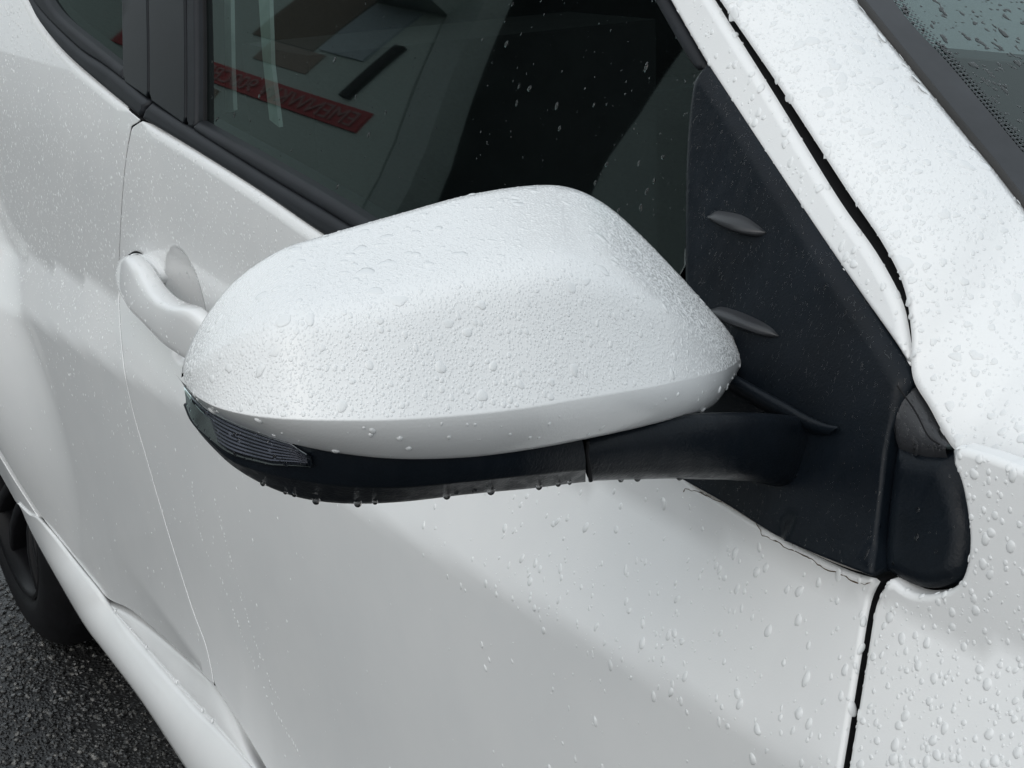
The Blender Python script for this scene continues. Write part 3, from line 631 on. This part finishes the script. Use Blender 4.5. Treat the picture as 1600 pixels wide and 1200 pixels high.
# ------------------------------------------------------------------ shop front across the car park (seen mirrored in the side glass)
FY = -4.0
shop = bpy.data.objects.new('shop_front', None); col.objects.link(shop); shop.location = (-8.5, FY, 0)
shop['label'] = 'grey shop front with red lettered sign, mirrored dimly in the side window'; shop['category'] = 'shop front'
SHOPWALL = simple('shop_wall_render', (.64, .72, .67), .8); FRAMEM = simple('grey_facade', (.50, .56, .53), .5); SIGNRED = simple('sign_red', (.50, .04, .045), .6); LETTER = simple('sign_lettering', (.42, .20, .19), .5)
BROWN = simple('brown_board', (.20, .15, .11), .7); TAN = simple('tan_board', (.34, .26, .21), .7); BLUEG = simple('pale_poster_panel', (.45, .52, .56), .6)
def slab(name, P, y0, y1, mat, parent):
    n = len(P); V = [(x, y1, z) for x, z in P] + [(x, y0, z) for x, z in P]
    return mesh(name, V, [tuple(range(n)), tuple(range(n, 2 * n))[::-1]] + [(i, n + i, n + (i + 1) % n, (i + 1) % n) for i in range(n)], mat, parent, smooth=False)
lc = [(-7.10, 0), (-7.10, 2.2), (-7.16, 2.55), (-7.32, 3.0), (-7.54, 3.42), (-7.92, 4.1), (-8.45, 5.0), (-9.5, 6.6)]
slab('wall', [(-14, 0)] + [(x - .42, z) for x, z in lc] + [(-14, 6.6)], FY - .2, FY, SHOPWALL, shop)
slab('door_frame', [(x - .36, z) for x, z in lc][::-1] + lc, FY - .22, FY + .02, FRAMEM, shop)  # grey band added beside the dark reflected shape
slab('wall', [(-5.6, 0), (-4.0, 0), (-4.0, 6.6), (-6.6, 6.6), (-6.08, 4.65), (-5.88, 3.96), (-5.78, 3.45), (-5.66, 3.1)], FY - .2, FY, FRAMEM, shop)
slab('dark_backing', [(-10.2, 0), (-4.0, 0), (-4.0, 6.6), (-10.2, 6.6)], FY - .8, FY - .6, DARK, shop)  # dark sheet added to give the dark shape in the glass reflection
sign = slab('sign_board', [(-11.2, 2.95), (-8.2, 2.95), (-8.2, 3.22), (-11.2, 3.22)], FY, FY + .02, SIGNRED, shop)
tc_ = bpy.data.curves.new('lettering', 'FONT'); tc_.body = 'EMENWKW 900CBE'; tc_.size = .27; tc_.extrude = .004; tc_.align_x = 'LEFT'
ft_ = bpy.data.objects.new('tmp', tc_); col.objects.link(ft_); bpy.context.view_layer.update()
lm_ = bpy.data.meshes.new_from_object(ft_.evaluated_get(bpy.context.evaluated_depsgraph_get())); bpy.data.objects.remove(ft_); lm_.materials.clear()
to = link('lettering', lm_, LETTER, sign)
to.matrix_local = Matrix(((-1.02, 0, 0, -8.27), (0, 0, 1, FY + .026), (0, 1, 0, 2.99), (0, 0, 0, 1)))
slab('notice_board', [(-10.6, 3.76), (-9.6, 3.76), (-9.6, 4.9), (-10.6, 4.9)], FY, FY + .012, BROWN, shop)
slab('notice_board', [(-10.25, 3.44), (-9.4, 3.44), (-9.4, 3.75), (-10.25, 3.75)], FY, FY + .01, TAN, shop)
slab('poster', [(-9.55, 3.8), (-8.9, 3.8), (-8.9, 4.6), (-9.55, 4.6)], FY, FY + .02, BLUEG, shop)
slab('poster', [(-10.9, 2.5), (-10.3, 2.5), (-10.3, 2.88), (-10.9, 2.88)], FY, FY + .02, TAN, shop)
slab('drain_pipe', [(-8.72, 3.3), (-8.60, 3.3), (-8.60, 4.1), (-8.72, 4.1)], FY, FY + .04, DARK, shop)
slab('canopy', [(-9.6, 4.65), (-8.6, 4.65), (-8.6, 5.0), (-9.6, 5.0)], FY, FY + .5, FRAMEM, shop)
# two white strips hanging inside the side window
for P_ in ([(350, -30), (360, -30), (362, 100), (365, 172), (358, 176), (352, 176), (352, 90)], [(402, -30), (420, -30), (424, 100), (436, 199), (428, 193), (421, 187), (410, 90)]):
    W_ = unproj(P_, off(house, .045)); n = len(W_)
    mesh('hanging_strip', np.vstack([W_, W_ + np.array([0, .004, 0])]), [tuple(range(n)), tuple(range(n, 2 * n))[::-1]] + [(i, n + i, n + (i + 1) % n, (i + 1) % n) for i in range(n)], simple('white_strip', (.42, .46, .44), .7), car, smooth=False)

# ------------------------------------------------------------------ rain
def surf_of(o):
    me = o.data; V = np.empty(len(me.vertices) * 3); me.vertices.foreach_get('co', V); V = V.reshape(-1, 3)
    N = np.empty(len(me.vertices) * 3); me.vertices.foreach_get('normal', N); N = N.reshape(-1, 3)
    me.calc_loop_triangles(); T = np.empty(len(me.loop_triangles) * 3, int); me.loop_triangles.foreach_get('vertices', T); return V, T.reshape(-1, 3), N
def scatter(srf, n, keep=None, margin=.06):
    """n random points with normals on the part of a surface that the picture shows"""
    V, T, N = srf; A = V[T]; cr = np.cross(A[:, 1] - A[:, 0], A[:, 2] - A[:, 0]); ar = np.linalg.norm(cr, axis=1) / 2
    px = project(A.mean(1)); ok = (px[:, 0] > -1600 * margin) & (px[:, 0] < 1600 * (1 + margin)) & (px[:, 1] > -1200 * margin) & (px[:, 1] < 1200 * (1 + margin))
    ar = np.where(ok, ar, 0); k = rng.choice(len(T), n, p=ar / ar.sum())
    u = rng.random((n, 2)); fl = u.sum(1) > 1; u[fl] = 1 - u[fl]; a, b = u[:, :1], u[:, 1:]
    P_ = A[k, 0] * (1 - a - b) + A[k, 1] * a + A[k, 2] * b
    M = N[T[k, 0]] * (1 - a - b) + N[T[k, 1]] * a + N[T[k, 2]] * b
    s = np.sign((M * (CAM - P_)).sum(1)); M = M * np.where(s == 0, 1, s)[:, None]; M /= np.linalg.norm(M, axis=1)[:, None]
    if keep is not None:
        kk = rng.random(n) < keep(P_, project(P_)); P_, M = P_[kk], M[kk]
    return P_, M
class Rain:
    def __init__(s): s.V = []; s.F = []; s.k = 0; s.h = {}
    def free(s, p, r, cell=.006):
        c = tuple((p // cell).astype(int)); lst = []
        for i in (-1, 0, 1):
            for j in (-1, 0, 1):
                for k in (-1, 0, 1):
                    for q, rq in s.h.get((c[0] + i, c[1] + j, c[2] + k), ()):
                        if (q[0] - p[0]) ** 2 + (q[1] - p[1]) ** 2 + (q[2] - p[2]) ** 2 < ((r + rq) * .9) ** 2: return False
        s.h.setdefault(c, []).append((p, r)); return True
    def drop(s, p, n, r, el=1.2, hr=.4, irr=.15, seg=10):
        g = np.array([0, 0, -1.]) - n * (-n[2]); L = np.linalg.norm(g)
        d = g / L if L > .15 else np.cross(n, [0, 1, 0]) / np.linalg.norm(np.cross(n, [0, 1, 0]))
        t_ = np.cross(n, d); a = rng.normal(0, .25); d, t_ = d * math.cos(a) + t_ * math.sin(a), t_ * math.cos(a) - d * math.sin(a)
        th = np.arange(seg) * 2 * math.pi / seg
        ph = rng.uniform(0, 6.28, 3); rad = r * (1 + irr * (.6 * np.sin(2 * th + ph[0]) + .5 * np.sin(3 * th + ph[1]) + .3 * np.sin(5 * th + ph[2])))
        ring = (np.cos(th) * rad * el)[:, None] * d + (np.sin(th) * rad / math.sqrt(el))[:, None] * t_
        h = r * hr * .85; sag = d * r * .10 * min(1, L)
        lv = ((1, -.04), (.90, .42), (.62, .82), (.30, .97)) if seg > 7 else ((1, -.04), (.72, .65))
        V = [p + ring * q + n * (h * z) + sag * z for q, z in lv]; V.append((p + n * h + sag)[None]); V = np.vstack(V)
        m = len(lv); k = s.k
        for i in range(m - 1):
            for j in range(seg): s.F.append((k + i * seg + j, k + i * seg + (j + 1) % seg, k + (i + 1) * seg + (j + 1) % seg, k + (i + 1) * seg + j))
        for j in range(seg): s.F.append((k + (m - 1) * seg + j, k + (m - 1) * seg + (j + 1) % seg, k + m * seg))
        s.V.append(V); s.k += len(V)
    def fill(s, srf, n, r0, r1, el=(1, 1.3), hr=.4, irr=.12, keep=None, seg=10, pw=2.):
        P_, M = scatter(srf, n, keep); rr = r0 + (r1 - r0) * rng.random(len(P_)) ** pw
        for p, m, r in sorted(zip(P_, M, rr), key=lambda q: -q[2]):
            if s.free(p, r): s.drop(p, m, r, rng.uniform(*el), hr * rng.uniform(.8, 1.15), irr * rng.uniform(.4, 1.5), seg)
    def build(s, label):
        o = mesh('raindrops', np.vstack(s.V), s.F, WATERW if 'white' in label or 'grey' in label else WATER); o['kind'] = 'stuff'; o['label'] = label; o['category'] = 'raindrops'; return o
def inbox(x0, y0, x1, y1, p=1.): return lambda P_, q: np.where((q[:, 0] > x0) & (q[:, 0] < x1) & (q[:, 1] > y0) & (q[:, 1] < y1), p, 0)
capV, capT, capN = surf_of(cap)
nrow, ncol = CAPG.shape[:2]; krow = 2 + 39 + 2
ri = capT.max(1) // ncol
capS = (capV, capT[(ri < 47) & (capT.min(1) // ncol >= 2)], capN); bandS = (capV, capT[(ri > 55) & (ri < nrow - 2)], capN)
ra = Rain()
def topk(P_, q): return np.clip((P_[:, 2] - 1.125) / .02, .04, 1)
def lowk(P_, q): return np.where(q[:, 1] > 520, 1, .25)
ra.fill(capS, 60, .0018, .0042, (.8, 1.1), .13, .26, topk, 16, 1.6)
ra.fill(capS, 150, .0011, .0022, (.95, 1.35), .24, .18, None, 14, 2.)
ra.fill(capS, 1100, .0006, .0012, (.95, 1.4), .28, .15, None, 10, 1.5)
ra.fill(capS, 38000, .00026, .00066, (.9, 1.5), .32, .2, None, 6, 1.4)
ra.build('raindrops beading all over the white mirror cap')
ra = Rain()
ra.fill(bandS, 34, .0006, .0017, (1., 1.4), .5, .1, None, 12, 1.5); ra.fill(bandS, 40, .0003, .0006, (1., 1.3), .5, .1, None, 8)
ra.build('few raindrops along the shaded lower band of the white mirror cap')
D = (PANELS['front_door'][0], PANELS['front_door'][1], PANELS['front_door'][2])
def up(P_, q):                                             # the mirror and the tuck-in of the lower door keep the rain off
    k = np.where(P_[:, 2] > crease(P_[:, 0]) - .01, 1, .16); return k * np.where(P_[:, 2] > .62, 1, .25)
def front(P_, q): return up(P_, q) * sstep((q[:, 0] - 560) / 350) * np.where((q[:, 0] < 1120) & (q[:, 1] < 860), .5, 1)
def rear(P_, q): return up(P_, q) * sstep((640 - q[:, 0]) / 200) * np.where(q[:, 1] < 470, 1, .35)
ra = Rain()
ra.fill(D, 3200, .0010, .0026, (1.1, 1.7), .42, .12, front, 12, 2.2); ra.fill(D, 5000, .0004, .0010, (1, 1.5), .42, .12, front, 8)
ra.fill(D, 6500, .0006, .0014, (1.1, 1.9), .38, .15, rear, 8, 1.6); ra.fill(D, 5000, .0004, .0008, (1, 2.), .45, .15, rear, 6)
for tr in ([(300, 755), (318, 850), (345, 900), (375, 980), (420, 1090), (470, 1180)], [(336, 775), (350, 830), (365, 880), (385, 955), (410, 1030), (440, 1100)]):
    q = resample(catmull(tr), 6.5, False); q = q[rng.random(len(q)) < .8] + rng.normal(0, 1.2, (1, 2)); Pq = unproj(q + rng.normal(0, 1., q.shape), body_door)
    for p in Pq:
        if rng.random() < .85: ra.drop(p, np.array([0, -.995, .1]), rng.uniform(.0006, .0014), rng.uniform(1.2, 2.2), .45, .1, 8)
ra.build('raindrops scattered over the white front door')
D = PANELS['rear_door']; ra = Rain()
def rdk(P_, q): return np.where(P_[:, 2] > .80, 1, np.where(P_[:, 2] > .70, .3, .05))
ra.fill(D, 6500, .0007, .0016, (1.1, 2.), .38, .15, rdk, 8, 1.6); ra.fill(D, 4000, .0005, .0009, (1, 2.), .45, .15, rdk, 6)
ra.build('fine raindrops peppering the white rear door')
D = PANELS['front_fender']; ra = Rain()
ra.fill(D, 170, .0011, .0025, (1., 1.4), .36, .1, None, 14, 1.6); ra.fill(D, 500, .0006, .0014, (1., 1.4), .42, .1, None, 10); ra.fill(D, 700, .0002, .0005, (1., 1.3), .42, .1, None, 6)
ra.build('round raindrops on the white front wing beside the door gap')
pS = surf_of(pillar); pS = (pS[0], pS[1][pS[1].min(1) // APG.shape[1] >= 2], pS[2]); ra = Rain()
def pil(P_, q): return np.where(q[:, 1] < 520, 1, .5)
ra.fill(pS, 70, .0022, .0042, (.8, 1.2), .17, .28, pil, 16, 1.6); ra.fill(pS, 420, .0011, .0022, (.9, 1.3), .26, .22, pil, 12, 1.6)
ra.fill(pS, 2200, .0006, .0011, (.9, 1.4), .3, .2, pil, 8); ra.fill(pS, 9000, .00028, .0006, (.9, 1.4), .3, .2, lambda P_, q: np.where(q[:, 1] < 380, 1, .2), 6)
ra.build('flat raindrops covering the white windscreen pillar')
ra = Rain(); D = PANELS['door_frame']
ra.fill(D, 90, .0008, .0022, (1., 1.5), .36, .2, None, 12); ra.fill(D, 200, .0003, .0008, (1., 1.5), .4, .15, None, 8)
ra.build('raindrops on the white strip of the door window frame')
ra = Rain(); D = PANELS['side_window']
def win(P_, q): return np.where((q[:, 0] > 740) & (q[:, 1] < 330), 1, .4)
ra.fill(D, 150, .0007, .0019, (1.1, 1.7), .4, .15, win, 12); ra.fill(D, 900, .0002, .0007, (1, 1.5), .4, .15, win, 6)
ra.build('sparse raindrops on the dark side window glass')
ra = Rain(); WQ = (np.array(WN), np.array([(0, 1, 5), (1, 4, 5), (1, 2, 4), (2, 3, 4)]), np.tile(NW, (6, 1)))
ra.fill(WQ, 330, .0012, .0032, (.8, 1.9), .07, .38, None, 14); ra.fill(WQ, 600, .0005, .0015, (.8, 1.6), .12, .3, None, 8)
ra.build('flattened raindrops on the windscreen and its black border')
ra = Rain(); nf = FACET.shape[1]; fv = FACET.reshape(-1, 3); ft = []
for i in range(FACET.shape[0] - 1):
    for j in range(nf - 1): ft += [(i * nf + j, i * nf + j + 1, (i + 1) * nf + j), (i * nf + j + 1, (i + 1) * nf + j + 1, (i + 1) * nf + j)]
fn = np.cross(fv[nf] - fv[0], fv[1] - fv[0]); fn /= np.linalg.norm(fn); fS = (fv, np.array(ft), np.tile(fn, (len(fv), 1)))
ra.fill(fS, 12, .0018, .0034, (.8, 1.2), .22, .2, None, 14); ra.fill(fS, 260, .0005, .0012, (.8, 1.3), .3, .25, None, 8)
D = PANELS['corner_trim']; ra.fill(D, 26, .0005, .0014, (1., 1.6), .3, .3, None, 12)
ra.build('raindrops beading on the black corner trim')
ra = Rain(); ra.fill(PANELS['sail_panel'], 2600, .00022, .0006, (1.6, 3.6), .16, .25, None, 6); ra.fill(PANELS['sail_panel'], 60, .0006, .0012, (1.2, 2.4), .16, .3, None, 10)
ra.build('fine rain streaks on the black sail panel below the window pillar')
ra = Rain(); hS = surf_of(handle); ra.fill(hS, 260, .0007, .0017, (1., 1.6), .42, .15, None, 8); ra.build('raindrops on the white door handle')
ra = Rain()
for a, b in zip(la[::3], la[1::3]):
    if rng.random() < .6: ra.drop(a * (1 - .5) + b * .5 + np.array([0, -.001, .002]), np.array([0, -.7, .7]), rng.uniform(.0016, .0032), 1.1, .6, .1, 10)
ra.build('row of waterdrops caught in the seam above the white sill')
ra = Rain(); hS = surf_of(lamp); ra.fill(hS, 40, .0004, .001, (1., 1.4), .5, .1, None, 8); ra.build('tiny raindrops on the turn signal lens')
# drops hanging under the mirror, one by one
hang = [(353, 718, 3), (411, 757, 5), (446, 771, 4), (460, 774, 5), (494, 784, 7), (559, 788, 7), (586, 786, 5), (593, 771, 6), (638, 772, 6), (683, 769, 6), (698, 776, 7), (713, 769, 6), (741, 766, 6), (767, 769, 7), (842, 762, 6), (872, 758, 5), (890, 756, 4), (970, 751, 5), (996, 749, 6), (1062, 746, 7)]
nd = 14
prof_ = [(0, -1.15), (.35, -1.08), (.68, -.85), (.9, -.5), (.97, -.12), (.9, .25), (.7, .6)]
LL = project(L3)
ORD = 'first second third fourth fifth sixth seventh eighth ninth tenth eleventh twelfth thirteenth fourteenth fifteenth sixteenth seventeenth eighteenth nineteenth twentieth'.split(); hang.sort()
for hi_, (x, y, r) in enumerate(hang):
    j = int(np.abs(LL[:, 0] - x).argmin()) if x < 915 else None
    y -= 2.5; p = at_x([(x, y)], L3[j, 0] + .003)[0] if j is not None else at_x([(x, y)], -.028)[0]
    s_ = r / FPX * np.dot(p - CAM, FW) * .95
    V = [p + s_ * np.array([q * math.cos(2 * math.pi * k / nd), q * math.sin(2 * math.pi * k / nd), z]) for q, z in prof_ for k in range(nd)]
    F = [(i * nd + k, i * nd + (k + 1) % nd, (i + 1) * nd + (k + 1) % nd, (i + 1) * nd + k) for i in range(len(prof_) - 1) for k in range(nd)]
    o = mesh('water_drop', V, F, WATER); o['label'] = ORD[hi_] + ' water drop from the turn signal end hanging under the ' + ('mirror housing' if x < 915 else 'mirror arm'); o['category'] = 'water drop'; o['group'] = 'drops hanging under the wing mirror'
